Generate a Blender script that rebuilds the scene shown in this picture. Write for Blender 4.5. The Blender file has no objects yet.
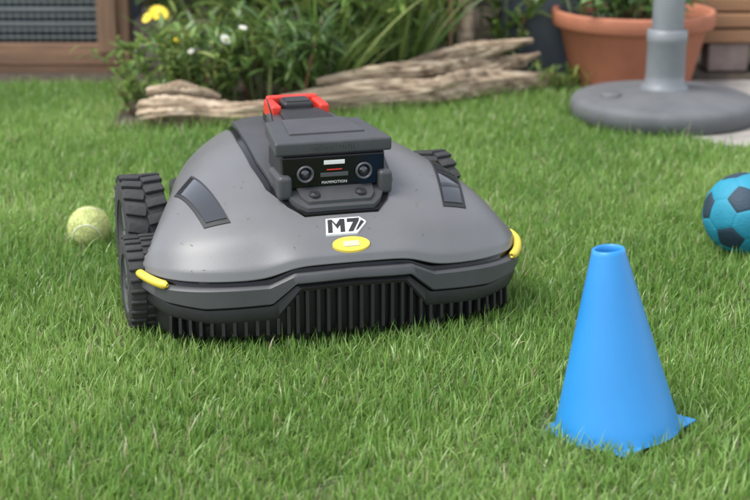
import bpy, bmesh, math, random
import numpy as np
from mathutils import Vector, Matrix, noise
from mathutils.bvhtree import BVHTree
random.seed(4); rng=np.random.default_rng(7)
scn=bpy.context.scene
R=math.radians

# ------------------------------------------------------------ materials
def mat(name,c1,c2=None,rough=0.5,scale=20,bump=0.0,bscale=None,metal=0.0,spec=0.5,stretch=(1,1,1),coat=0.0,detail=6,c3=None,rvar=0.0):
    m=bpy.data.materials.new(name); m.use_nodes=True
    nt=m.node_tree; N=nt.nodes; L=nt.links; b=N['Principled BSDF']
    b.inputs['Roughness'].default_value=rough; b.inputs['Metallic'].default_value=metal
    b.inputs['Specular IOR Level'].default_value=spec; b.inputs['Coat Weight'].default_value=coat
    tc=N.new('ShaderNodeTexCoord'); mp=N.new('ShaderNodeMapping'); mp.inputs['Scale'].default_value=stretch
    L.new(tc.outputs['Object'],mp.inputs['Vector'])
    no=N.new('ShaderNodeTexNoise'); no.inputs['Scale'].default_value=scale; no.inputs['Detail'].default_value=detail
    no.inputs['Roughness'].default_value=0.62
    L.new(mp.outputs[0],no.inputs['Vector'])
    if c2 is None: c2=tuple(x*0.85 for x in c1)
    cr=N.new('ShaderNodeValToRGB'); cr.color_ramp.elements[0].position=0.32; cr.color_ramp.elements[1].position=0.68
    cr.color_ramp.elements[0].color=(*c2,1); cr.color_ramp.elements[1].color=(*c1,1)
    if c3:
        e=cr.color_ramp.elements.new(0.5); e.color=(*c3,1)
    L.new(no.outputs[0],cr.inputs[0]); L.new(cr.outputs[0],b.inputs['Base Color'])
    if rvar:
        mr=N.new('ShaderNodeMapRange'); mr.inputs['To Min'].default_value=rough-rvar; mr.inputs['To Max'].default_value=rough+rvar
        L.new(no.outputs[0],mr.inputs[0]); L.new(mr.outputs[0],b.inputs['Roughness'])
    if bump:
        n2=N.new('ShaderNodeTexNoise'); n2.inputs['Scale'].default_value=bscale or scale*3; n2.inputs['Detail'].default_value=5
        L.new(mp.outputs[0],n2.inputs['Vector'])
        bp=N.new('ShaderNodeBump'); bp.inputs['Strength'].default_value=bump; bp.inputs['Distance'].default_value=0.002
        L.new(n2.outputs[0],bp.inputs['Height']); L.new(bp.outputs[0],b.inputs['Normal'])
    return m

def leafmat(name,rough=0.42,trans=0.35):
    m=bpy.data.materials.new(name); m.use_nodes=True
    nt=m.node_tree; N=nt.nodes; L=nt.links; b=N['Principled BSDF']; out=N['Material Output']
    a=N.new('ShaderNodeAttribute'); a.attribute_name='Col'
    b.inputs['Roughness'].default_value=rough; b.inputs['Specular IOR Level'].default_value=0.55
    L.new(a.outputs['Color'],b.inputs['Base Color'])
    t=N.new('ShaderNodeBsdfTranslucent')
    hs=N.new('ShaderNodeHueSaturation'); hs.inputs['Value'].default_value=1.5; hs.inputs['Hue'].default_value=0.492
    L.new(a.outputs['Color'],hs.inputs['Color']); L.new(hs.outputs[0],t.inputs['Color'])
    ms=N.new('ShaderNodeMixShader'); ms.inputs[0].default_value=trans
    L.new(b.outputs[0],ms.inputs[1]); L.new(t.outputs[0],ms.inputs[2]); L.new(ms.outputs[0],out.inputs[0])
    return m

M_shell=mat('shell_grey',(0.128,0.128,0.130),(0.112,0.112,0.114),rough=0.36,scale=9,bump=0.12,bscale=900,rvar=0.07)
M_spine=mat('spine_grey',(0.050,0.051,0.054),(0.040,0.041,0.044),rough=0.45,scale=30,bump=0.1,bscale=900)
M_band=mat('bumper_grey',(0.055,0.056,0.058),(0.043,0.044,0.046),rough=0.48,scale=14,bump=0.15,bscale=700,rvar=0.09)
M_black=mat('black_plastic',(0.014,0.014,0.015),(0.009,0.009,0.01),rough=0.5,scale=30,bump=0.1,bscale=500)
M_gloss=mat('gloss_black',(0.006,0.006,0.007),(0.005,0.005,0.006),rough=0.14,scale=5,spec=0.3)
M_window=mat('smoked_window',(0.022,0.025,0.029),(0.016,0.018,0.022),rough=0.06,scale=5,coat=0.5)
M_rubber=mat('tyre_rubber',(0.026,0.026,0.025),(0.016,0.016,0.016),rough=0.75,scale=40,bump=0.4,bscale=150)
M_lens=mat('lens_glass',(0.01,0.01,0.02),(0.008,0.006,0.015),rough=0.03,scale=5,coat=1.0)
M_ring=mat('lens_ring',(0.07,0.07,0.075),rough=0.35,scale=5)
M_red=mat('red_plastic',(0.62,0.036,0.02),(0.56,0.03,0.018),rough=0.38,scale=20)
M_yellow=mat('yellow_plastic',(0.68,0.50,0.06),(0.62,0.45,0.05),rough=0.4,scale=20)
M_white=mat('white_print',(0.68,0.68,0.66),(0.62,0.62,0.60),rough=0.4,scale=50)
M_badge=mat('badge_inner',(0.55,0.52,0.34),(0.48,0.45,0.30),rough=0.4,scale=50)
M_cone=mat('blue_plastic',(0.020,0.225,0.56),(0.016,0.20,0.51),rough=0.36,scale=8,bump=0.08,bscale=60,rvar=0.06)
M_terra=mat('terracotta',(0.40,0.145,0.075),(0.31,0.105,0.055),rough=0.75,scale=9,bump=0.25,bscale=90,c3=(0.36,0.13,0.07))
M_base=mat('parasol_base_plastic',(0.115,0.118,0.122),(0.080,0.083,0.087),rough=0.7,scale=10,bump=0.3,bscale=200)
M_pole=mat('pole_grey',(0.18,0.19,0.20),(0.14,0.15,0.16),rough=0.4,scale=12)
M_slate=mat('slate_paint',(0.06,0.072,0.088),(0.045,0.055,0.068),rough=0.65,scale=10,bump=0.2)
M_soil=mat('soil',(0.085,0.065,0.045),(0.025,0.018,0.013),rough=0.95,scale=35,bump=1.0,bscale=90)
M_wood=mat('cage_wood',(0.27,0.15,0.085),(0.13,0.075,0.045),rough=0.75,scale=14,bump=0.5,bscale=60,stretch=(0.25,3,3))
M_woodv=mat('cage_wood_v',(0.29,0.165,0.095),(0.14,0.08,0.05),rough=0.75,scale=14,bump=0.5,bscale=60,stretch=(3,3,0.25))
M_plank=mat('orange_plank',(0.36,0.19,0.09),(0.2,0.1,0.05),rough=0.7,scale=10,bump=0.4,bscale=50,stretch=(0.3,3,3))
M_shade_boards=mat('shade_boards',(0.055,0.042,0.032),(0.025,0.019,0.014),rough=0.85,scale=10,bump=0.5,stretch=(3,3,0.3))  # shade behind the plants, put into a dark board colour
M_log=mat('weathered_wood',(0.55,0.45,0.33),(0.10,0.062,0.038),rough=0.85,scale=16,bump=1.0,bscale=60,stretch=(0.25,3.5,3.5),c3=(0.38,0.285,0.19))
M_stone=mat('pink_stone',(0.3,0.225,0.2),(0.17,0.13,0.115),rough=0.9,scale=14,bump=0.8,bscale=60)
M_slab=mat('concrete',(0.33,0.30,0.27),(0.22,0.2,0.18),rough=0.9,scale=18,bump=0.5,bscale=120)
M_wire=mat('wire_green',(0.19,0.22,0.20),(0.13,0.15,0.14),rough=0.5,scale=20)
M_stalk=mat('stalk_green',(0.12,0.19,0.05),(0.08,0.13,0.035),rough=0.5,scale=20)
M_cyan=mat('foam_cyan',(0.010,0.225,0.33),(0.008,0.185,0.275),rough=0.65,scale=30,bump=0.4,bscale=300)
M_navy=mat('foam_navy',(0.012,0.036,0.062),(0.009,0.027,0.047),rough=0.65,scale=30,bump=0.4,bscale=300)
M_felt=mat('felt_yellow',(0.58,0.62,0.26),(0.38,0.42,0.15),rough=0.95,scale=60,bump=1.0,bscale=250)
M_seam=mat('felt_seam',(0.66,0.66,0.54),rough=0.8,scale=60)
M_grass=leafmat('grass_blades',0.36,0.38)
M_leaf=leafmat('leaves',0.4,0.3)

# ------------------------------------------------------------ helpers
def link(ob,parent=None):
    scn.collection.objects.link(ob)
    if parent is not None: ob.parent=parent
    return ob
def empty(name,loc=(0,0,0),rz=0):
    e=bpy.data.objects.new(name,None); e.location=loc; e.rotation_euler=(0,0,rz); e.empty_display_size=0.05
    return link(e)
def mesh(name,vs,fs,m,parent=None,smooth=True):
    me=bpy.data.meshes.new(name); me.from_pydata([tuple(v) for v in vs],[],fs); me.update()
    if not isinstance(m,(list,tuple)): m=[m]
    for x in m: me.materials.append(x)
    if smooth: me.shade_smooth()
    return link(bpy.data.objects.new(name,me),parent)
def box(name,c,s,m,parent=None,bev=0.003,rot=(0,0,0),taper=None,seg=3):
    bm=bmesh.new(); bmesh.ops.create_cube(bm,size=1)
    for v in bm.verts:
        if taper and v.co.y>0: v.co.x*=taper
        v.co=Vector((v.co.x*s[0],v.co.y*s[1],v.co.z*s[2]))
    if bev: bmesh.ops.bevel(bm,geom=bm.edges[:],offset=bev,segments=seg,affect='EDGES',profile=0.5)
    bmesh.ops.recalc_face_normals(bm,faces=bm.faces)
    me=bpy.data.meshes.new(name); bm.to_mesh(me); bm.free(); me.materials.append(m)
    ob=link(bpy.data.objects.new(name,me),parent); ob.location=c; ob.rotation_euler=rot
    if bev:
        me.shade_smooth()
        md=ob.modifiers.new('wn','WEIGHTED_NORMAL'); md.keep_sharp=False
    return ob
def lathe(name,prof,m,parent=None,n=64,loc=(0,0,0),rot=(0,0,0)):
    vs=[];fs=[]
    for r,z in prof:
        for i in range(n):
            a=2*math.pi*i/n; vs.append((r*math.cos(a),r*math.sin(a),z))
    for k in range(len(prof)-1):
        for i in range(n):
            fs.append((k*n+i,k*n+(i+1)%n,(k+1)*n+(i+1)%n,(k+1)*n+i))
    ob=mesh(name,vs,fs,m,parent); ob.location=loc; ob.rotation_euler=rot
    return ob
def tube(name,pts,rad,m,parent=None,n=10):
    vs=[];fs=[]
    P=[Vector(p) for p in pts]
    for k,p in enumerate(P):
        d=(P[min(k+1,len(P)-1)]-P[max(k-1,0)]).normalized()
        a=d.cross(Vector((0,0,1)));
        if a.length<1e-3: a=d.cross(Vector((0,1,0)))
        a.normalize(); b=d.cross(a)
        r=rad[k] if isinstance(rad,(list,tuple)) else rad
        for i in range(n):
            t=2*math.pi*i/n; vs.append(p+a*r*math.cos(t)+b*r*math.sin(t))
    for k in range(len(P)-1):
        for i in range(n): fs.append((k*n+i,k*n+(i+1)%n,(k+1)*n+(i+1)%n,(k+1)*n+i))
    fs.append(tuple(range(n))); fs.append(tuple(range((len(P)-1)*n,len(P)*n)))
    return mesh(name,vs,fs,m,parent)

# ------------------------------------------------------------ camera
cam=bpy.data.cameras.new('camera'); co=bpy.data.objects.new('camera',cam); scn.collection.objects.link(co)
co.location=(0,0,0.73); co.rotation_euler=(R(90-17),0,0)
cam.lens=72; cam.sensor_width=36; cam.clip_start=0.05; cam.clip_end=600
cam.dof.use_dof=True; cam.dof.focus_distance=2.03; cam.dof.aperture_fstop=5.2
scn.camera=co

# ------------------------------------------------------------ light
w=bpy.data.worlds.new('World'); scn.world=w; w.use_nodes=True
nt=w.node_tree; bg=nt.nodes['Background']
sk=nt.nodes.new('ShaderNodeTexSky'); sk.sky_type='NISHITA'; sk.sun_disc=False
sun_el=63; sun_az=-110
sk.sun_elevation=R(sun_el); sk.sun_rotation=R(sun_az)
hs=nt.nodes.new('ShaderNodeHueSaturation'); hs.inputs['Saturation'].default_value=0.35; hs.inputs['Value'].default_value=2.5
nt.links.new(sk.outputs[0],hs.inputs['Color']); nt.links.new(hs.outputs[0],bg.inputs['Color'])
bg.inputs['Strength'].default_value=0.15
sl=bpy.data.lights.new('sun','SUN'); sl.energy=3.7; sl.angle=R(30); sl.color=(1,0.975,0.93)
so=bpy.data.objects.new('sun',sl); scn.collection.objects.link(so)
sd=Vector((math.sin(R(sun_az))*math.cos(R(sun_el)),math.cos(R(sun_az))*math.cos(R(sun_el)),math.sin(R(sun_el))))
so.rotation_euler=sd.to_track_quat('Z','Y').to_euler()
scn.view_settings.view_transform='Standard'; scn.view_settings.look='None'; scn.view_settings.exposure=0

# ------------------------------------------------------------ ground
gm=mat('ground_thatch',(0.12,0.17,0.055),(0.085,0.09,0.04),rough=0.95,scale=60,bump=1.0,bscale=300)
mesh('ground',[(-200,-200,0),(200,-200,0),(200,200,0),(-200,200,0)],[(0,1,2,3)],gm)

LOG=[(-0.60,3.31),(-0.235,3.36),(0.06,3.52),(0.31,3.70),(0.50,3.86)]
def log_y(x):
    return float(np.interp(x,[p[0] for p in LOG],[p[1] for p in LOG]))
slab=[(0.58,3.36),(0.74,3.11),(1.7,2.90),(2.0,3.86),(0.52,3.86)]
bs=[(-0.60,3.31),(-0.235,3.36),(0.06,3.52),(0.31,3.70),(0.50,3.86),(3,3.86),(3,5.6),(-3,5.6),(-3,3.86),(-0.66,3.84)]
mesh('soil_bed',[(x,y,0.004) for x,y in bs],[tuple(range(len(bs)))],M_soil,smooth=False)
def prism(name,poly,z0,z1,m,parent=None):
    n=len(poly); vs=[(x,y,z0) for x,y in poly]+[(x,y,z1) for x,y in poly]
    fs=[tuple(range(n))[::-1],tuple(range(n,2*n))]+[(i,(i+1)%n,n+(i+1)%n,n+i) for i in range(n)]
    return mesh(name,vs,fs,m,parent,smooth=False)
prism('paving_slab',slab,-0.02,0.012,M_slab)

def inpoly(x,y,poly):
    c=np.zeros(x.shape,bool); n=len(poly)
    for i in range(n):
        x1,y1=poly[i]; x2,y2=poly[(i+1)%n]
        t=((y1>y)!=(y2>y)); xx=(x2-x1)*(y-y1)/((y2-y1) if y2!=y1 else 1e-9)+x1
        c^=(t&(x<xx))
    return c
def fnoise(x,y,f,seed):
    r=np.random.default_rng(seed); s=0
    for k in range(7):
        a=r.uniform(0,6.28); ff=f*r.uniform(0.6,1.8); s=s+np.sin((x*math.cos(a)+y*math.sin(a))*ff+r.uniform(0,6.28))
    return s/7*1.6

# ------------------------------------------------------------ grass
def strips(name,x,y,z,L,W,az,bend,tilt,cb,ct,m,segs=4,parent=None,shape='blade'):
    n=len(x); vr=np.zeros((n,2*segs+1,3)); ca=np.zeros((n,2*segs+1,4)); ca[...,3]=1
    dx=np.cos(az); dy=np.sin(az)
    tw=rng.uniform(-1.2,1.2,n)+az+math.pi/2
    px=x.copy(); py=y.copy(); pz=z.copy(); ang=tilt.copy()
    for k in range(segs+1):
        t=k/segs
        if shape=='blade': ww=W*(1-t**2.2)*0.5
        else: ww=W*0.5*np.sin(math.pi*min(0.12+t*0.88,1))**0.8
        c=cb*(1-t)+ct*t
        if k<segs:
            sx=np.cos(tw)*ww; sy=np.sin(tw)*ww
            vr[:,2*k,0]=px-sx; vr[:,2*k,1]=py-sy; vr[:,2*k,2]=pz
            vr[:,2*k+1,0]=px+sx; vr[:,2*k+1,1]=py+sy; vr[:,2*k+1,2]=pz
            ca[:,2*k,:3]=c; ca[:,2*k+1,:3]=c
            st=L/segs
            px=px+dx*np.sin(ang)*st; py=py+dy*np.sin(ang)*st; pz=np.maximum(pz+np.cos(ang)*st,0.004)
            ang=ang+bend/segs
        else:
            vr[:,2*k,0]=px; vr[:,2*k,1]=py; vr[:,2*k,2]=pz; ca[:,2*k,:3]=c
    nv=2*segs+1; base=(np.arange(n)*nv)[:,None]
    quads=[]
    for k in range(segs-1): quads.append(base+np.array([2*k,2*k+1,2*k+3,2*k+2]))
    q=np.stack(quads,1).reshape(-1,4); tr=(base+np.array([2*segs-2,2*segs-1,2*segs])).reshape(-1,3)
    me=bpy.data.meshes.new(name); me.vertices.add(n*nv); me.vertices.foreach_set('co',vr.reshape(-1).astype(np.float32))
    loops=np.concatenate([q.reshape(-1),tr.reshape(-1)]).astype(np.int32)
    me.loops.add(len(loops)); me.loops.foreach_set('vertex_index',loops)
    me.polygons.add(len(q)+len(tr))
    ls=np.concatenate([np.arange(len(q))*4,len(q)*4+np.arange(len(tr))*3]).astype(np.int32)
    me.polygons.foreach_set('loop_start',ls); me.update(calc_edges=True)
    me.shade_smooth()
    at=me.color_attributes.new('Col','FLOAT_COLOR','POINT'); at.data.foreach_set('color',ca.reshape(-1).astype(np.float32))
    me.materials.append(m)
    return link(bpy.data.objects.new(name,me),parent)

def lawn():
    X=[];Y=[]
    def reg(x0,x1,y0,y1,d):
        n=int((x1-x0)*(y1-y0)*d); X.append(rng.uniform(x0,x1,n)); Y.append(rng.uniform(y0,y1,n))
    reg(-1.35,1.35,1.25,2.6,64000)
    reg(-1.6,1.6,2.6,3.9,46000)
    reg(-2.6,-1.6,1.2,3.9,8000); reg(1.6,2.6,1.2,3.9,8000); reg(-2.6,2.6,0,1.25,4000)
    x=np.concatenate(X); y=np.concatenate(Y)
    hw=0.25*(y*0.956+0.22)+0.1
    keep=(np.abs(x)<hw)|(rng.random(len(x))<0.35)
    ly=np.interp(x,[p[0] for p in LOG],[p[1] for p in LOG]); ly=np.where(x<-0.6,3.84,ly); ly=np.where(x>0.5,3.84,ly)
    keep&=y<ly+fnoise(x,y,40,3)*0.012
    keep&=~inpoly(x,y,slab)
    for cx,cy,r in ((0.665,3.405,0.205),(0.60,2.36,0.03),(-0.473,2.40,0.02),(.289,1.652,.071)):
        keep&=((x-cx)**2+(y-cy)**2)>r*r
    # cone flange: only the two side tips stay clear, blades come up around the rest
    keep&=~(((np.abs(x-.289)+np.abs(y-1.652))<.092)&(np.abs(y-1.652)<.03))
    th=fnoise(x,y,22,5)
    keep&=rng.random(len(x))<np.clip(0.95+0.3*th,0.6,1)
    x=x[keep]; y=y[keep]; n=len(x)
    x=x+fnoise(x,y,160,11)*0.003; y=y+fnoise(x,y,160,12)*0.003
    L=rng.gamma(14,1/14,n)*0.0235*(1+0.16*fnoise(x,y,9,6)); L=np.clip(L,0.010,0.042)
    W=rng.uniform(0.0014,0.0031,n)
    az=fnoise(x,y,11,8)*1.2+rng.uniform(-2.6,2.6,n)
    tilt=np.abs(rng.normal(0.1,0.44,n)); bend=np.clip(rng.normal(0.45,0.6,n),-0.4,2.2)
    lax=rng.random(n)<0.03; L=np.where(lax,L*1.5,L)
    g1=np.array([0.100,0.215,0.042]); g2=np.array([0.190,0.345,0.070]); g3=np.array([0.32,0.47,0.145]); straw=np.array([0.48,0.44,0.27])
    t=np.clip(0.47+0.30*fnoise(x,y,6,9)+0.14*fnoise(x,y,26,19)+rng.normal(0,0.30,n),0,1)[:,None]
    ct=np.where(t<0.6,g1+(g2-g1)*(t/0.6),g2+(g3-g2)*((t-0.6)/0.4))
    dead=(rng.random(n)<0.035)[:,None]; ct=np.where(dead,straw*rng.uniform(0.5,1.1,(n,1)),ct)
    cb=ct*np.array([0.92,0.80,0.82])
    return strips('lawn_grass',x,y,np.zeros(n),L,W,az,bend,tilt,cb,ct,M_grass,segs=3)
lawn()

# ------------------------------------------------------------ robot mower
mw=empty('robot_lawn_mower',(-0.028,1.93,0.0),R(16))
half=[
[(0,0,.123),(.05,0,.123),(.085,.002,.121),(.115,.006,.107),(.163,.014,.104),(.211,.03,.103),(.250,.06,.102),(.273,.11,.100)],
[(0,.004,.134),(.05,.004,.134),(.085,.006,.132),(.115,.010,.120),(.163,.018,.117),(.211,.036,.115),(.250,.066,.113),(.272,.115,.110)],
[(0,.04,.160),(.05,.04,.160),(.085,.042,.159),(.117,.046,.157),(.162,.052,.152),(.209,.065,.145),(.248,.09,.135),(.268,.125,.118)],
[(0,.10,.191),(.05,.10,.191),(.083,.10,.190),(.116,.103,.188),(.158,.107,.183),(.202,.115,.174),(.242,.13,.157),(.260,.15,.12)],
[(0,.18,.216),(.05,.18,.216),(.083,.18,.215),(.12,.18,.212),(.160,.18,.205),(.200,.18,.191),(.234,.183,.167),(.246,.186,.118)],
[(0,.27,.234),(.05,.27,.234),(.083,.27,.232),(.115,.27,.228),(.150,.27,.217),(.182,.27,.198),(.207,.27,.170),(.214,.27,.118)],
[(0,.36,.240),(.05,.36,.240),(.080,.36,.237),(.107,.36,.230),(.137,.36,.216),(.166,.36,.195),(.190,.36,.163),(.200,.36,.112)],
[(0,.46,.232),(.05,.46,.23),(.072,.46,.225),(.096,.46,.215),(.121,.46,.198),(.146,.46,.174),(.163,.46,.142),(.172,.46,.1)],
[(0,.53,.19),(.05,.53,.188),(.07,.525,.18),(.09,.52,.17),(.11,.515,.155),(.13,.505,.135),(.142,.5,.115),(.148,.49,.09)],
[(0,.55,.09),(.05,.55,.09),(.07,.545,.09),(.09,.54,.09),(.11,.535,.09),(.13,.53,.085),(.142,.52,.08),(.148,.5,.07)]]
nc=8; vs=[];fs=[]
for r in half:
    for j in range(nc-1,0,-1): vs.append((-r[j][0],r[j][1],r[j][2]))
    for j in range(nc): vs.append(r[j])
W_=2*nc-1
for i in range(len(half)-1):
    for j in range(W_-1): fs.append((i*W_+j,i*W_+j+1,(i+1)*W_+j+1,(i+1)*W_+j))
shell=mesh('shell',vs,fs,M_shell,mw)
bm=bmesh.new(); bm.from_mesh(shell.data); cl=bm.edges.layers.float.new('crease_edge'); bm.verts.ensure_lookup_table()
for e in bm.edges:
    a,b=e.verts[0].index,e.verts[1].index
    if a//W_==b//W_ and a//W_==1: e[cl]=0.6
    if a//W_==b//W_ and a//W_==2: e[cl]=0.35
bm.to_mesh(shell.data); bm.free()
sb=shell.modifiers.new('sub','SUBSURF'); sb.levels=3; sb.render_levels=3
dg=bpy.context.evaluated_depsgraph_get(); ev=shell.evaluated_get(dg); em=ev.to_mesh()
bvh=BVHTree.FromPolygons([v.co.copy() for v in em.vertices],[tuple(p.vertices) for p in em.polygons])
ev.to_mesh_clear()
so2=shell.modifiers.new('sol','SOLIDIFY'); so2.thickness=0.004; so2.offset=-1
def sz(x,y):
    h=bvh.ray_cast(Vector((x,y,1)),Vector((0,0,-1)))
    return (h[0],h[1]) if h[0] is not None else (Vector((x,y,0.12)),Vector((0,0,1)))
def drape(name,fn,nu,nv,off,m,parent=mw,edge=0.004):
    vs=[];fs=[]
    for i in range(nu+1):
        for j in range(nv+1):
            x,y=fn(i/nu,j/nv); p,nn=sz(x,y)
            vs.append(p+nn*off)
    def id(i,j): return i*(nv+1)+j
    for i in range(nu):
        for j in range(nv): fs.append((id(i,j),id(i,j+1),id(i+1,j+1),id(i+1,j)))
    ring=[id(i,0) for i in range(nu)]+[id(nu,j) for j in range(nv)]+[id(i,nv) for i in range(nu,0,-1)]+[id(0,j) for j in range(nv,0,-1)]
    b0=len(vs)
    for k in ring: vs.append(Vector(vs[k])-Vector((0,0,off+edge)))
    n=len(ring)
    for k in range(n): fs.append((ring[k],ring[(k+1)%n],b0+(k+1)%n,b0+k))
    ob=mesh(name,vs,fs,m,parent)
    bm=bmesh.new(); bm.from_mesh(ob.data); bmesh.ops.recalc_face_normals(bm,faces=bm.faces)
    bm.to_mesh(ob.data); bm.free()
    ob.data.set_sharp_from_angle(angle=R(50))
    return ob
def interp(ys,ws):
    return lambda y: float(np.interp(y,ys,ws))
wt=interp([.068,.085,.13,.2,.3,.42,.5],[.052,.070,.092,.100,.100,.092,.07])
def strip(y0,y1,wf,d=0.0): return lambda u,v:((2*u-1)*(wf(y0+(y1-y0)*v)-d), y0+(y1-y0)*v)
drape('spine_trim',strip(.066,.50,wt),24,40,0.003,M_gloss)
drape('spine_panel',strip(.072,.49,wt,0.009),24,40,0.008,M_spine)
wp=interp([.078,.09,.16],[.042,.052,.060])
drape('spine_pad',strip(.080,.15,wp),16,12,0.012,M_spine)
for sx in (-1,1):
    p,nn=sz(sx*.033,.092); q=nn.to_track_quat('Z','Y').to_euler()
    lathe('stud_%d'%(sx+2),[(0,.003),(.0035,.003),(.0045,.002),(.0065,.004),(.0075,.003),(.0078,-.004)],M_black,mw,24,p+nn*.0125,q)
box('module_body',(0,.150,.224),(.150,.085,.054),M_black,mw,.006)
box('module_face',(0,.1075,.2245),(.146,.006,.046),M_gloss,mw,.0028)
box('module_hood',(0,.168,.2605),(.168,.130,.020),M_spine,mw,.004,rot=(R(1.5),0,0),taper=.84)
box('module_hood_inset',(0,.185,.2715),(.110,.085,.005),M_band,mw,.002,rot=(R(1.5),0,0),taper=.84)
box('module_neck',(0,.270,.252),(.118,.13,.028),M_spine,mw,.006,taper=.8)
box('module_neck_cap',(0,.267,.2680),(.080,.10,.008),M_black,mw,.003,taper=.8)
for sx in (-1,1):
    box('cheek_%d'%(sx+2),(sx*.072,.128,.206),(.020,.07,.034),M_spine,mw,.006)
    lathe('lens_ring_%d'%(sx+2),[(.0095,.0),(.0115,.0),(.0125,.003),(.0115,.006),(.0095,.006),(.0085,.001)],M_ring,mw,32,(sx*.042,.1045,.223),(R(90),0,0))
    lathe('lens_%d'%(sx+2),[(0,.004),(.004,.0036),(.007,.0022),(.0092,.0)],M_lens,mw,32,(sx*.042,.1042,.223),(R(90),0,0))
    lathe('lens_core_%d'%(sx+2),[(0,.0),(.003,.0),(.0032,-.001)],M_ring,mw,24,(sx*.042,.1000,.223),(R(90),0,0))
box('module_label',(.0,.1035,.2375),(.030,.0016,.006),M_white,mw,.0006)
box('module_led',(.0,.1035,.2270),(.022,.0016,.0016),M_red,mw,.0005)
box('module_sensor_strip',(.0,.1038,.2200),(.040,.0016,.006),M_ring,mw,.0006)
def text(name,s,size,loc,rot,m):
    c=bpy.data.curves.new(name,'FONT'); c.body=s; c.size=size; c.align_x='CENTER'; c.align_y='CENTER'; c.extrude=0.0002; c.space_character=1.1
    c.materials.append(m); o=bpy.data.objects.new(name,c); o.location=loc; o.rotation_euler=rot; return link(o,mw)
text('module_text','MAMMOTION',.0055,(0,.1038,.2090),(R(90),0,0),M_white)
text('hood_text','MAMMOTION',.0095,(0,.1018,.2595),(R(91.5),0,0),M_ring)
# stop button
box('stop_housing_base',(0,.345,.252),(.088,.070,.020),M_black,mw,.006)
box('stop_left',(-.037,.335,.267),(.016,.062,.024),M_red,mw,.004)
box('stop_right',(.037,.335,.267),(.016,.062,.024),M_red,mw,.004)
box('stop_front_lip',(0,.307,.262),(.060,.008,.014),M_red,mw,.003)
box('stop_back',(0,.366,.269),(.080,.014,.028),M_red,mw,.004)
box('stop_button',(0,.336,.271),(.046,.042,.020),M_black,mw,.005)
for k in range(4): box('stop_rib_%d'%k,(0,.322+.009*k,.282),(.036,.003,.003),M_band,mw,.001)
tube('antenna',[(-.050,.27,.255),(-.052,.272,.275),(-.058,.275,.297)],.0012,M_black,mw,8)
def quad(a,b,c,d):
    def f(u,v):
        p=[(a[k]*(1-u)+b[k]*u)*(1-v)+(d[k]*(1-u)+c[k]*u)*v for k in (0,1)]
        return p[0],p[1]
    return f
for sx in (-1,1):
    q=[(sx*.156,.088),(sx*.184,.092),(sx*.206,.196),(sx*.182,.222)]
    q2=[(sx*.1525,.080),(sx*.188,.085),(sx*.2105,.198),(sx*.180,.232)]
    drape('window_frame_%d'%(sx+2),quad(*q2),10,18,.0012,M_black)
    drape('window_%d'%(sx+2),quad(*q),10,18,.0024,M_window)
def disc(cx,cy,rx,ry):
    def f(u,v):
        a=2*u-1;b=2*v-1; x=a*math.sqrt(1-b*b/2); y=b*math.sqrt(1-a*a/2)
        return cx+rx*x, cy+ry*y
    return f
drape('badge_yellow',disc(.0,.0165,.026,.0100),12,12,.0022,M_yellow,edge=.002)
drape('badge_plate',quad((-.011,.0130),(.011,.0130),(.011,.0200),(-.011,.0200)),8,8,.0030,M_badge,edge=.001)
def poly_drape(name,pts,off,m):
    for k,q in enumerate(pts): drape('%s_%d'%(name,k+1),quad(*q),6,6,off,m,edge=.0015)
ox,oy=-.001,.045
def T(a): return (ox+a[0]*.00116,oy+a[1]*.001*1.25)
def Q(*p): return tuple(T(a) for a in p)
poly_drape('emblem_white',[Q((-26,-11),(12,-11),(20,9),(-21,9)),Q((11.9,-11),(26,1),(25.9,3),(19.9,9))],.0022,M_white)
poly_drape('emblem_black',[
    Q((-23,-9),(-17.5,-9),(-14,7),(-19.5,7)),
    Q((-14.6,7),(-13.8,2.6),(-10.6,-5),(-11.2,1.2)),
    Q((-12,-1.0),(-10.8,-5),(-3.5,2.5),(-4.6,7)),
    Q((-8,-9),(-2.5,-9),(1,7),(-4.5,7)),
    Q((3,2.6),(17,2.6),(19,7),(4,7)),
    Q((1.5,-9),(7.5,-9),(17,2.8),(11,2.8)),
    Q((11,-8),(14,-7),(23.5,1.5),(20.5,4))],.0031,M_black)
cx=rng.uniform(-.24,.24,46); cy=rng.uniform(.02,.16,46)
cp=[sz(a,b)[0] for a,b in zip(cx,cy)]
cc=np.array([[.2,.3,.07]])*rng.uniform(.6,1.2,(46,1))
kz=np.array([p.z for p in cp]); ok=(kz>.112)&((np.abs(cx)>.10)|(cy<.06))
strips('grass_clippings',cx[ok],cy[ok],kz[ok]+.0008,rng.uniform(.003,.007,ok.sum()),np.full(ok.sum(),.0012),rng.uniform(0,6.28,ok.sum()),np.full(ok.sum(),.2),np.full(ok.sum(),1.2),cc[ok],cc[ok],M_grass,2,mw)

# bumper
plan=[(0,0),(.05,0),(.085,.002),(.115,.006),(.163,.014),(.211,.03),(.250,.06),(.273,.11),(.273,.15),(.255,.178)]
def dens(pl,n=10):
    out=[]
    P=[Vector(p) for p in pl]
    full=[Vector((-p.x,p.y)) for p in P[:0:-1]]+P
    for i in range(len(full)-1):
        p0=full[max(i-1,0)];p1=full[i];p2=full[i+1];p3=full[min(i+2,len(full)-1)]
        for k in range(n):
            t=k/n
            out.append(0.5*((2*p1)+(p2-p0)*t+(2*p0-5*p1+4*p2-p3)*t*t+(3*p1-p0-3*p2+p3)*t**3))
    out.append(full[-1]); return out
PC=dens(plan)
NRM=[]
for i,p in enumerate(PC):
    d=(PC[min(i+1,len(PC)-1)]-PC[max(i-1,0)]).normalized(); NRM.append(Vector((d.y,-d.x)))
ztop=interp([0,.082,.115,.2,.262],[.121,.119,.104,.101,.099])
zb1=interp([0,.080,.112,.2,.245,.27],[.101,.099,.072,.067,.072,.080])
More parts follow.
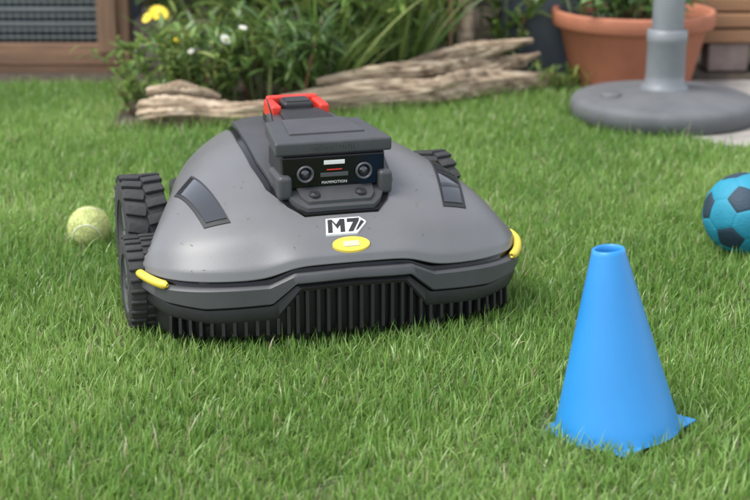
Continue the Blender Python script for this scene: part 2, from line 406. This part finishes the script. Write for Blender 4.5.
zbot=interp([0,.074,.106,.19,.245,.27],[.088,.086,.048,.044,.050,.060])
def band(name,rows,m,parent=mw):
    vs=[];fs=[];n=len(PC)
    for fn in rows:
        for i,p in enumerate(PC):
            o,z=fn(abs(p.x),p.y); q=p+NRM[i]*o; vs.append((q.x,q.y,z))
    for r in range(len(rows)-1):
        for i in range(n-1): fs.append((r*n+i,r*n+i+1,(r+1)*n+i+1,(r+1)*n+i))
    ob=mesh(name,vs,fs,m,parent); ob.data.set_sharp_from_angle(angle=R(40))
    return ob
band('bumper_groove',[lambda x,y:(-.012,ztop(x)+.004),lambda x,y:(-.006,ztop(x)-.004),lambda x,y:(-.006,ztop(x)-.012)],M_gloss)
band('bumper_upper',[lambda x,y:(-.008,ztop(x)-.005),lambda x,y:(.002,ztop(x)-.006),lambda x,y:(.005,ztop(x)-.009),lambda x,y:(.006,zb1(x)+.002),lambda x,y:(.004,zb1(x)),lambda x,y:(-.010,zb1(x)-.001)],M_band)
band('bumper_lower',[lambda x,y:(-.010,zb1(x)-.001),lambda x,y:(-.002,zb1(x)-.004),lambda x,y:(.001,zbot(x)+.006),lambda x,y:(-.001,zbot(x)+.001),lambda x,y:(-.004,zbot(x)),lambda x,y:(-.03,zbot(x))],M_black)
band('bumper_skirt',[lambda x,y:(-.014,zbot(x)+.004),lambda x,y:(-.012,.038),lambda x,y:(-.016,.020),lambda x,y:(-.04,.018)],M_black)
vs=[];fs=[]
acc=0
for i in range(1,len(PC)):
    seg=(PC[i]-PC[i-1]).length; acc+=seg
    if acc>=0.0125 and abs(PC[i].x)<.245:
        acc=0; p=PC[i]; nn=NRM[i]; d=Vector((-nn.y,nn.x)); b=len(vs); hwid=.0022
        zt=zbot(abs(p.x))+.002
        for (o,z) in ((-.018,zt),(.000,zt),(.001,.028),(-.006,.017),(-.018,.017)):
            for sgn in (-1,1):
                q=p+nn*o+d*hwid*sgn; vs.append((q.x,q.y,z))
        fs+= [(b,b+1,b+3,b+2),(b+2,b+3,b+5,b+4),(b+4,b+5,b+7,b+6),(b+6,b+7,b+9,b+8),(b,b+2,b+4,b+6,b+8),(b+1,b+9,b+7,b+5,b+3)]
mesh('comb_teeth',vs,fs,M_black,mw,smooth=False)
box('chassis',(0,.29,.085),(.35,.46,.085),M_black,mw,.012)
box('chassis_front',(0,.10,.072),(.42,.14,.076),M_black,mw,.015)
for sx in (-1,1):
    idx=[i for i,p in enumerate(PC) if p.x*sx>0 and p.y>.052 and p.y<.150]
    pts=[PC[i]+NRM[i]*.0040 for i in idx]; pts=sorted(pts,key=lambda p:p.y)
    tube('corner_marker_%d'%(sx+2),[(p.x,p.y,.096+.06*(p.y-.05)) for k,p in enumerate(pts)],[.003]+[.0062]*(len(pts)-2)+[.003],M_yellow,mw,12)
def wheel(nm,x,y,r,wd,parent,n=22,fine=False):
    e=bpy.data.objects.new(nm,None); link(e,parent); e.location=(x,y,r); e.rotation_euler=(0,R(90),0)
    h=wd/2
    lathe(nm+'_tyre',[(r*.62,-h),(r*.90,-h),(r*.95,-h*.88),(r*.95,h*.88),(r*.90,h),(r*.62,h),(r*.60,h*.8)],M_rubber,e,48)
    lathe(nm+'_tyre_in',[(r*.60,-h*.8),(r*.62,-h)],M_rubber,e,48)
    for s in (-1,1):
        lathe(nm+'_hub_%d'%(s+2),[(0,h*.9*s),(r*.12,h*.92*s),(r*.15,h*.7*s),(r*.5,h*.55*s),(r*.56,h*.85*s),(r*.63,h*.97*s)],M_band,e,40)
        for k in range(5):
            a=k*2*math.pi/5
            box(nm+'_spoke_%d_%d'%(s+2,k),(r*.34*math.cos(a),r*.34*math.sin(a),h*.72*s),(r*.42,.012,.008),M_band,e,.002,rot=(0,0,a))
    for k in range(n):
        for s in (-1,1):
            a=2*math.pi*(k+(0.5 if s>0 else 0))/n
            box(nm+'_lug_%d_%d'%(k,s+2),(r*.965*math.cos(a),r*.965*math.sin(a),s*h*.5),(r*.075,(.006 if fine else .015),h*.98),M_rubber,e,.0015,rot=((0 if fine else s*R(12)),0,a),seg=1)
wheel('wheel_l',-.248,.290,.095,.060,mw); wheel('wheel_r',.219,.335,.093,.052,mw)
wheel('front_wheel_l',-.268,.160,.068,.045,mw,26,True); wheel('front_wheel_r',.240,.150,.052,.045,mw,22,True)
box('axle_l',(-.19,.29,.10),(.07,.05,.05),M_black,mw,.01); box('axle_r',(.17,.335,.10),(.07,.05,.05),M_black,mw,.01)

# ------------------------------------------------------------ cone
cn=empty('traffic_cone',(.289,1.652,.0)); cn.rotation_euler=(R(-1),R(-5.0),0); cn.scale=(.97,.97,.98)
lathe('cone_body',[(.078,.006),(.0762,.009),(.0735,.018),(.0205,.226),(.0195,.2305),(.0175,.2315),(.0160,.2295),(.0155,.22),(.060,.018)],M_cone,cn,96)
box('cone_base',(0,0,.0055),(.138,.138,.004),M_cone,cn,.0018,rot=(0,0,R(43)))

# ------------------------------------------------------------ foam football
def football():
    bm=bmesh.new(); bmesh.ops.create_icosphere(bm,subdivisions=1,radius=1)
    V=[v.co.normalized() for v in bm.verts]; E=[(e.verts[0].index,e.verts[1].index) for e in bm.edges]; F=[[v.index for v in f.verts] for f in bm.faces]; bm.free()
    faces=[]
    for i,v in enumerate(V):
        nb=[b if a==i else a for a,b in E if i in (a,b)]
        pts=[v*.645+V[j]*.355 for j in nb]; ax=v; u=(pts[0]-v*pts[0].dot(v)).normalized(); w_=ax.cross(u)
        pts.sort(key=lambda p:math.atan2(p.dot(w_),p.dot(u))); faces.append((pts,1))
    for f in F:
        pts=[]
        for k in range(3):
            a,b=V[f[k]],V[f[(k+1)%3]]; pts+= [a*.645+b*.355,a*.355+b*.645]
        faces.append((pts,0))
    vs=[];fs=[];mi=[]; nseg=10; Rr=.068
    for pts,mt in faces:
        c=sum(pts,Vector())/len(pts)
        for k in range(len(pts)):
            a,b=pts[k],pts[(k+1)%len(pts)]; ids={}
            for i in range(nseg+1):
                for j in range(i+1):
                    p=c+(a-c)*((i-j)/nseg)+(b-c)*(j/nseg)
                    rr=Rr*(1-(0.016 if i==nseg else 0.004 if i==nseg-1 else 0)); ids[(i,j)]=len(vs); vs.append(p.normalized()*rr)
            for i in range(nseg):
                for j in range(i+1):
                    fs.append((ids[(i,j)],ids[(i+1,j)],ids[(i+1,j+1)])); mi.append(mt)
                    if j<i: fs.append((ids[(i,j)],ids[(i+1,j+1)],ids[(i,j+1)])); mi.append(mt)
    ob=mesh('foam_football',vs,fs,[M_cyan,M_navy])
    ob.data.polygons.foreach_set('material_index',mi)
    bm=bmesh.new(); bm.from_mesh(ob.data); bmesh.ops.remove_doubles(bm,verts=bm.verts,dist=1e-5); bmesh.ops.recalc_face_normals(bm,faces=bm.faces); bm.to_mesh(ob.data); bm.free()
    ob.data.shade_smooth()
    ob.location=(.604,2.36,.070); ob.rotation_euler=(R(25),R(38),R(15))
football()
# tennis ball
tb=empty('tennis_ball',(-.476,2.40,.036)); tb.rotation_euler=(R(30),R(-25),R(40))
bm=bmesh.new(); bmesh.ops.create_icosphere(bm,subdivisions=5,radius=.0345)
for v in bm.verts: v.co*=1+0.012*noise.noise(v.co*160)
me=bpy.data.meshes.new('felt'); bm.to_mesh(me); bm.free(); me.materials.append(M_felt); me.shade_smooth(); link(bpy.data.objects.new('felt',me),tb)
pts=[]
for k in range(97):
    t=2*math.pi*k/96
    A=.75;B=.25; p=Vector((A*math.cos(t)+B*math.cos(3*t),A*math.sin(t)-B*math.sin(3*t),2*math.sqrt(A*B)*math.sin(2*t))).normalized()*.0343
    pts.append(p)
tube('seam',pts,.0012,M_seam,tb,8)
n=7000; d=rng.normal(size=(n,3)); d/=np.linalg.norm(d,axis=1)[:,None]
vs=[];fs=[]
for k in range(n):
    v=Vector(d[k]); t=v.orthogonal().normalized(); t.rotate(Matrix.Rotation(random.uniform(0,6.28),3,v)); p=v*.0343; b=len(vs)
    tip=p+(v*random.uniform(.3,1)+t*random.uniform(-1,1)).normalized()*.0030
    s=v.cross(t)*.0003; vs+=[p-s,p+s,tip]; fs.append((b,b+1,b+2))
mesh('fuzz',vs,fs,M_felt,tb)

# ------------------------------------------------------------ background
def pot(name,loc,s,sz_):
    e=empty(name,loc); e.scale=(s,s,sz_)
    lathe('pot_body',[(0,.002),(.135,.0),(.148,.004),(.152,.012),(.186,.168),(.190,.172),(.202,.174),(.206,.180),(.207,.214),(.204,.220),(.196,.221),(.190,.216),(.186,.175),(.17,.10)],M_terra,e,80)
    lathe('pot_soil',[(0,.19),(.10,.188),(.188,.182)],M_soil,e,40)
    return e
pot('terracotta_pot',(.660,3.84,.004),1,.89)
pb=empty('parasol_stand',(.665,3.405,.012))
lathe('base_disc',[(0,.0),(.206,.0),(.213,.004),(.214,.034),(.208,.044),(.196,.049),(.12,.060),(.06,.066),(.052,.068)],M_base,pb,96)
lathe('collar',[(.056,.064),(.053,.074),(.046,.080),(.0445,.10),(.044,.17),(.046,.175),(.046,.20),(.038,.203)],M_pole,pb,48)
lathe('pole',[(.036,.08),(.036,1.6),(0,1.6)],M_pole,pb,32)
lathe('filler_cap',[(0,.012),(.02,.012),(.024,.008),(.025,-.004)],M_base,pb,24,(-.13,-.05,.054))
box('handle_recess',(-.1,-.165,.03),(.07,.012,.014),M_black,pb,.003,rot=(0,0,R(-32)))
sbx=empty('slate_planter',(.435,4.02,0))
box('planter_body',(0,0,.30),(.19,.24,.60),M_slate,sbx,.006)
box('planter_corner_trim',(-.096,-.122,.30),(.02,.02,.60),M_slate,sbx,.004)
box('planter_foot',(0,0,.012),(.205,.255,.022),M_slate,sbx,.004)
tube('wooden_post',[(.235,3.86,0),(.236,3.865,.3),(.232,3.86,.8)],[.027,.026,.025],M_log,None,12)
ws=empty('wood_stack',(1.02,4.08,0))
for k in range(3):
    box('plank_%d'%k,(random.uniform(-.012,.012),random.uniform(-.01,.01),.105+.042*k),(.34,.16,.036),M_plank,ws,.003,rot=(0,0,R(random.uniform(-1.5,1.5))))
box('block',(-.07,-.02,.045),(.11,.10,.078),M_stone,ws,.008); box('block_b',(.08,-.02,.045),(.10,.10,.078),M_stone,ws,.008)
pot('terracotta_pot',(.99,4.08,.208),.34,.7)
# cage
cg=empty('wire_rabbit_cage',(-1.2,4.02,0))
box('bottom_rail',(0,0,.055),(1.02,.035,.055),M_wood,cg,.003)
box('top_rail',(0,0,.60),(1.02,.035,.05),M_wood,cg,.003)
box('post_r',(.485,-.004,.32),(.05,.042,.52),M_woodv,cg,.003)
box('post_r_outer',(.525,.02,.30),(.032,.05,.60),M_woodv,cg,.003)
box('post_l',(-.485,-.004,.32),(.05,.042,.52),M_woodv,cg,.003)
box('post_m',(-.02,-.002,.32),(.04,.038,.48),M_woodv,cg,.003)
box('cage_skid',(0,.02,.014),(1.06,.06,.026),M_wood,cg,.003)
vs=[];fs=[]
def wbar(a,b,t):
    a=Vector(a);b=Vector(b);d=(b-a).normalized(); u=d.cross(Vector((0,1,0))).normalized()*t; v=Vector((0,t,0)); k=len(vs)
    for p in (a,b):
        for q in (u,v,-u,-v): vs.append(p+q)
    for i in range(4): fs.append((k+i,k+(i+1)%4,k+4+(i+1)%4,k+4+i))
for i in range(53): wbar((-.5+i*.019,.006,.08),(-.5+i*.019,.006,.60),.0012)
for i in range(28): wbar((-.5,.003,.08+i*.019),(.5,.003,.08+i*.019),.0012)
mesh('wire_mesh',vs,fs,M_wire,cg,smooth=False)
for k,z in enumerate((.125,.165,.205,.30)): box('inner_slat_%d'%k,(0,.06,z),(.98,.015,.012),M_pole,cg,.002)
box('inner_back',(0,.5,.30),(1.0,.02,.58),M_slate,cg,.003)
box('inner_roof',(0,.26,.64),(1.04,.55,.02),M_wood,cg,.003)
st=empty('stone_kerb',(-.60,4.12,0))
for k in range(3):
    for r_ in range(2):
        box('stone_%d_%d'%(k,r_),(-.02+.15*k+.03*r_,.03*r_,.038+.066*r_),(.142,.12,.062),M_stone,st,.010,rot=(0,0,R(random.uniform(-5,5))))
fc=empty('shade_backdrop',(0,5.3,0))  # added board backdrop, coloured dark to stand in for shade behind the plants
for k in range(44): box('board_%d'%k,(-3.0+k*.14,random.uniform(-.004,.004),.8),(.132,.02,1.6),M_shade_boards,fc,.003)

# ------------------------------------------------------------ driftwood
def log(name,pts,rads,seed,parent,rag=1.0):
    P=[Vector(p) for p in pts]; ns=200; nr=72; vs=[];fs=[]
    def cr(t):
        f=t*(len(P)-1); i=min(int(f),len(P)-2); u=f-i
        p0=P[max(i-1,0)];p1=P[i];p2=P[i+1];p3=P[min(i+2,len(P)-1)]
        p=0.5*((2*p1)+(p2-p0)*u+(2*p0-5*p1+4*p2-p3)*u*u+(3*p1-p0-3*p2+p3)*u**3)
        return p, rads[i]*(1-u)+rads[i+1]*u
    for k in range(ns+1):
        t=k/ns; p,r=cr(t); p2,_=cr(min(t+.01,1)); p1,_=cr(max(t-.01,0)); d=(p2-p1).normalized()
        a=d.cross(Vector((0,0,1))).normalized(); b=d.cross(a)
        for i in range(nr):
            th=2*math.pi*i/nr; tt=th+t*1.2
            g=noise.noise(Vector((math.cos(tt)*1.4,math.sin(tt)*1.4,t*4+seed)))*.38
            g2=.16-abs(noise.noise(Vector((math.cos(tt)*4,math.sin(tt)*4,t*2.2+seed*3))))*.8
            g3=-abs(noise.noise(Vector((math.cos(tt)*11,math.sin(tt)*11,t*5+seed*5))))*.28+.06
            rr=r*(1+rag*(g+g2+g3))
            vs.append(p+a*rr*math.cos(th)+b*rr*math.sin(th)*.9)
    for k in range(ns):
        for i in range(nr): fs.append((k*nr+i,k*nr+(i+1)%nr,(k+1)*nr+(i+1)%nr,(k+1)*nr+i))
    fs.append(tuple(range(nr))); fs.append(tuple(range(ns*nr,(ns+1)*nr)))
    return mesh(name,vs,fs,M_log,parent)
e=empty('driftwood_pile')
log('limb_a',[(-.525,3.34,.035),(-.48,3.32,.042),(-.38,3.34,.032),(-.26,3.37,.028),(-.12,3.43,.03)],[.024,.036,.028,.026,.014],1,e)
log('limb_b',[(-.22,3.47,.03),(-.05,3.50,.040),(.10,3.55,.04),(.20,3.62,.04),(.32,3.70,.035),(.47,3.79,.03)],[.018,.030,.034,.036,.034,.014],2,e)
log('limb_c',[(.08,3.64,.080),(.17,3.67,.105),(.25,3.70,.115),(.32,3.72,.125),(.395,3.74,.135)],[.016,.026,.022,.015,.005],3,e,1.2)
log('limb_d',[(-.14,3.52,.07),(.0,3.55,.085),(.12,3.60,.085),(.26,3.70,.085),(.38,3.78,.07)],[.008,.020,.022,.020,.010],5,e)
log('limb_e',[(-.52,3.37,.075),(-.44,3.39,.080),(-.36,3.42,.05)],[.008,.017,.008],8,e,1.2)
log('limb_f',[(.20,3.64,.055),(.30,3.71,.070),(.36,3.77,.075),(.42,3.81,.09)],[.014,.020,.016,.005],9,e,1.2)

# ------------------------------------------------------------ plants
def leaves(n,cx,cy,rx,ry,zmax,Lr,Wr,cols,name,m=M_leaf,stems=40,droop=(.3,1.6),zmin=.02,dense=1.6):
    root=empty(name,(0,0,0))
    sx=rng.normal(cx,rx*.45,stems); sy=rng.normal(cy,ry*.45,stems)
    L=rng.uniform(.6,1.1,stems)*zmax; az=np.arctan2(sy-cy,sx-cx)+rng.normal(0,.5,stems)
    tilt=rng.uniform(0,.35,stems); bend=rng.uniform(.1,.8,stems)
    cs=np.tile(np.array([[.14,.17,.06]]),(stems,1))*rng.uniform(.6,1.3,(stems,1)); cs[::4]=np.array([.2,.09,.06])
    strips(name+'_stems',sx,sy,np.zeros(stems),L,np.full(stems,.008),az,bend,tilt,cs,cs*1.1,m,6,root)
    k=rng.integers(0,stems,n); t=rng.uniform(0.08,1,n)**(1/dense)
    ang=tilt[k]+bend[k]*t*.5
    x=sx[k]+np.cos(az[k])*np.sin(ang)*L[k]*t; y=sy[k]+np.sin(az[k])*np.sin(ang)*L[k]*t; z=np.maximum(L[k]*t*np.cos(ang),zmin)
    la=rng.uniform(0,6.28,n); ll=rng.uniform(*Lr,n); lw=ll*rng.uniform(*Wr,n)
    c=np.array(cols); ci=rng.integers(0,len(c),n); cc=c[ci]*rng.uniform(.6,1.35,(n,1))
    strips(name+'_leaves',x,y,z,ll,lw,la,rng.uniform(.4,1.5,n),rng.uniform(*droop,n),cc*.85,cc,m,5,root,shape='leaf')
    return root
G=[[.075,.145,.035],[.11,.20,.05],[.05,.10,.03],[.16,.25,.07]]
GY=[[.14,.23,.05],[.19,.28,.07],[.10,.18,.04],[.26,.31,.09]]
fl=leaves(900,-.42,3.58,.15,.14,.22,(.03,.055),(.2,.35),GY,'marigold_plant',stems=60)
leaves(700,-.24,3.60,.12,.12,.26,(.04,.09),(.10,.2),G,'garden_plant',stems=40)
leaves(500,-.05,3.78,.14,.14,.45,(.05,.10),(.2,.38),GY,'leafy_shrub',stems=30)
leaves(350,.13,3.92,.10,.12,.5,(.05,.11),(.2,.35),GY,'leafy_shrub',stems=20)
leaves(800,-.35,4.10,.18,.16,.5,(.05,.10),(.25,.45),GY,'leafy_shrub',stems=34)
leaves(900,-.02,4.25,.25,.18,.6,(.06,.11),(.25,.45),G,'leafy_shrub',stems=34)
leaves(120,.33,3.92,.03,.05,.30,(.04,.08),(.2,.35),GY,'leafy_shrub',stems=8)
leaves(160,-.53,3.50,.05,.06,.10,(.03,.05),(.2,.35),GY,'garden_plant',stems=14)
leaves(160,.47,3.76,.07,.04,.07,(.03,.05),(.1,.2),GY,'garden_plant',stems=20)
leaves(500,.660,3.84,.19,.15,.10,(.03,.055),(.3,.5),G,'pot_plant',stems=40).location=(0,0,.165)
leaves(900,.6,4.6,.5,.2,.7,(.06,.11),(.25,.45),G,'background_shrub',stems=50)
leaves(900,-.5,4.7,.5,.2,.7,(.06,.11),(.25,.45),G,'background_shrub',stems=50)
def straps(name,cx,cy,r,n,Lr,W,cols,tilt=.5,bend=1.3):
    root=empty(name); a=rng.uniform(0,6.28,n); rr=r*np.sqrt(rng.random(n))
    x=cx+rr*np.cos(a); y=cy+rr*np.sin(a); c=np.array(cols)[rng.integers(0,len(cols),n)]*rng.uniform(.7,1.25,(n,1))
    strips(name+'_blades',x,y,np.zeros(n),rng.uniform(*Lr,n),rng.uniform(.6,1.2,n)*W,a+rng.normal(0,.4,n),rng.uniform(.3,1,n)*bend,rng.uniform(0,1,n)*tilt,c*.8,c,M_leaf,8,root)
straps('daylily_plant',-.13,3.62,.06,70,(.2,.42),.011,GY)
straps('daylily_plant',.06,3.74,.05,60,(.25,.5),.012,GY,.35,1.0)
straps('daylily_plant',-.42,3.74,.05,40,(.15,.35),.009,G)
for k in range(9):
    x0=random.uniform(-.12,.24); y0=random.uniform(3.78,3.95)
    tube('plant_cane' ,[(x0,y0,0),(x0+random.uniform(-.03,.03),y0,.2),(x0+random.uniform(-.08,.08),y0,.55)],[.007,.006,.004],M_woodv if k%2 else M_stalk,None,8)
n=900; x=rng.uniform(-.62,.55,n); y=np.array([log_y(a) for a in x])-.045+rng.normal(0,.012,n)
c=np.array(GY)[rng.integers(0,4,n)]
strips('edge_grass',x,y,np.zeros(n),rng.uniform(.025,.055,n),rng.uniform(.002,.004,n),rng.uniform(0,6.28,n),rng.uniform(.3,1.4,n),rng.uniform(0,.5,n),c*.7,c,M_grass,5)
def flower(parent,c,r,mp,mc,npet=12,nrm=Vector((0,-.8,.6))):
    q=nrm.normalized().to_track_quat('Z','Y'); vs=[];fs=[]
    for k in range(npet):
        a=2*math.pi*k/npet; u=Vector((math.cos(a),math.sin(a),0)); v=Vector((-math.sin(a),math.cos(a),0)); b=len(vs); wd=r*2.4/npet
        for p in (u*r*.2-v*wd*.3,u*r*.2+v*wd*.3,u*r*.75+v*wd+Vector((0,0,r*.1)),u*r+Vector((0,0,r*.05)),u*r*.75-v*wd+Vector((0,0,r*.1))): vs.append(Vector(c)+q@p)
        fs.append((b,b+1,b+2,b+3,b+4))
    mesh('petals',vs,fs,mp,parent,smooth=False)
    lathe('flower_centre',[(0,r*.2),(r*.15,r*.18),(r*.28,r*.05),(r*.28,0)],mc,parent,16,c,q.to_euler())
M_ypet=mat('petal_yellow',(.78,.60,.04),(.66,.48,.02),rough=.6); M_wpet=mat('petal_white',(.72,.72,.68),rough=.6)
for c,r,nn in (((-.515,3.58,.225),.026,Vector((.3,-.7,.8))),((-.545,3.60,.212),.017,Vector((-.5,-.6,.7))),((-.46,3.50,.175),.012,Vector((.1,-.5,.9)))):
    flower(fl,c,r,M_ypet,M_yellow,14,nn); tube('stalk',[(c[0]+.03,c[1]+.03,0),(c[0]+.01,c[1]+.01,c[2]*.6),c],.002,M_stalk,fl,6)
for c,r,nn in (((-.35,3.50,.175),.015,Vector((.5,-.6,.7))),((-.43,3.48,.15),.010,Vector((-.4,-.6,.9))),((-.31,3.52,.20),.011,Vector((.2,-.3,.9)))):
    flower(fl,c,r,M_wpet,M_yellow,14,nn); tube('stalk',[(c[0]+.02,c[1]+.03,0),(c[0]+.01,c[1]+.01,c[2]*.6),c],.0015,M_stalk,fl,6)
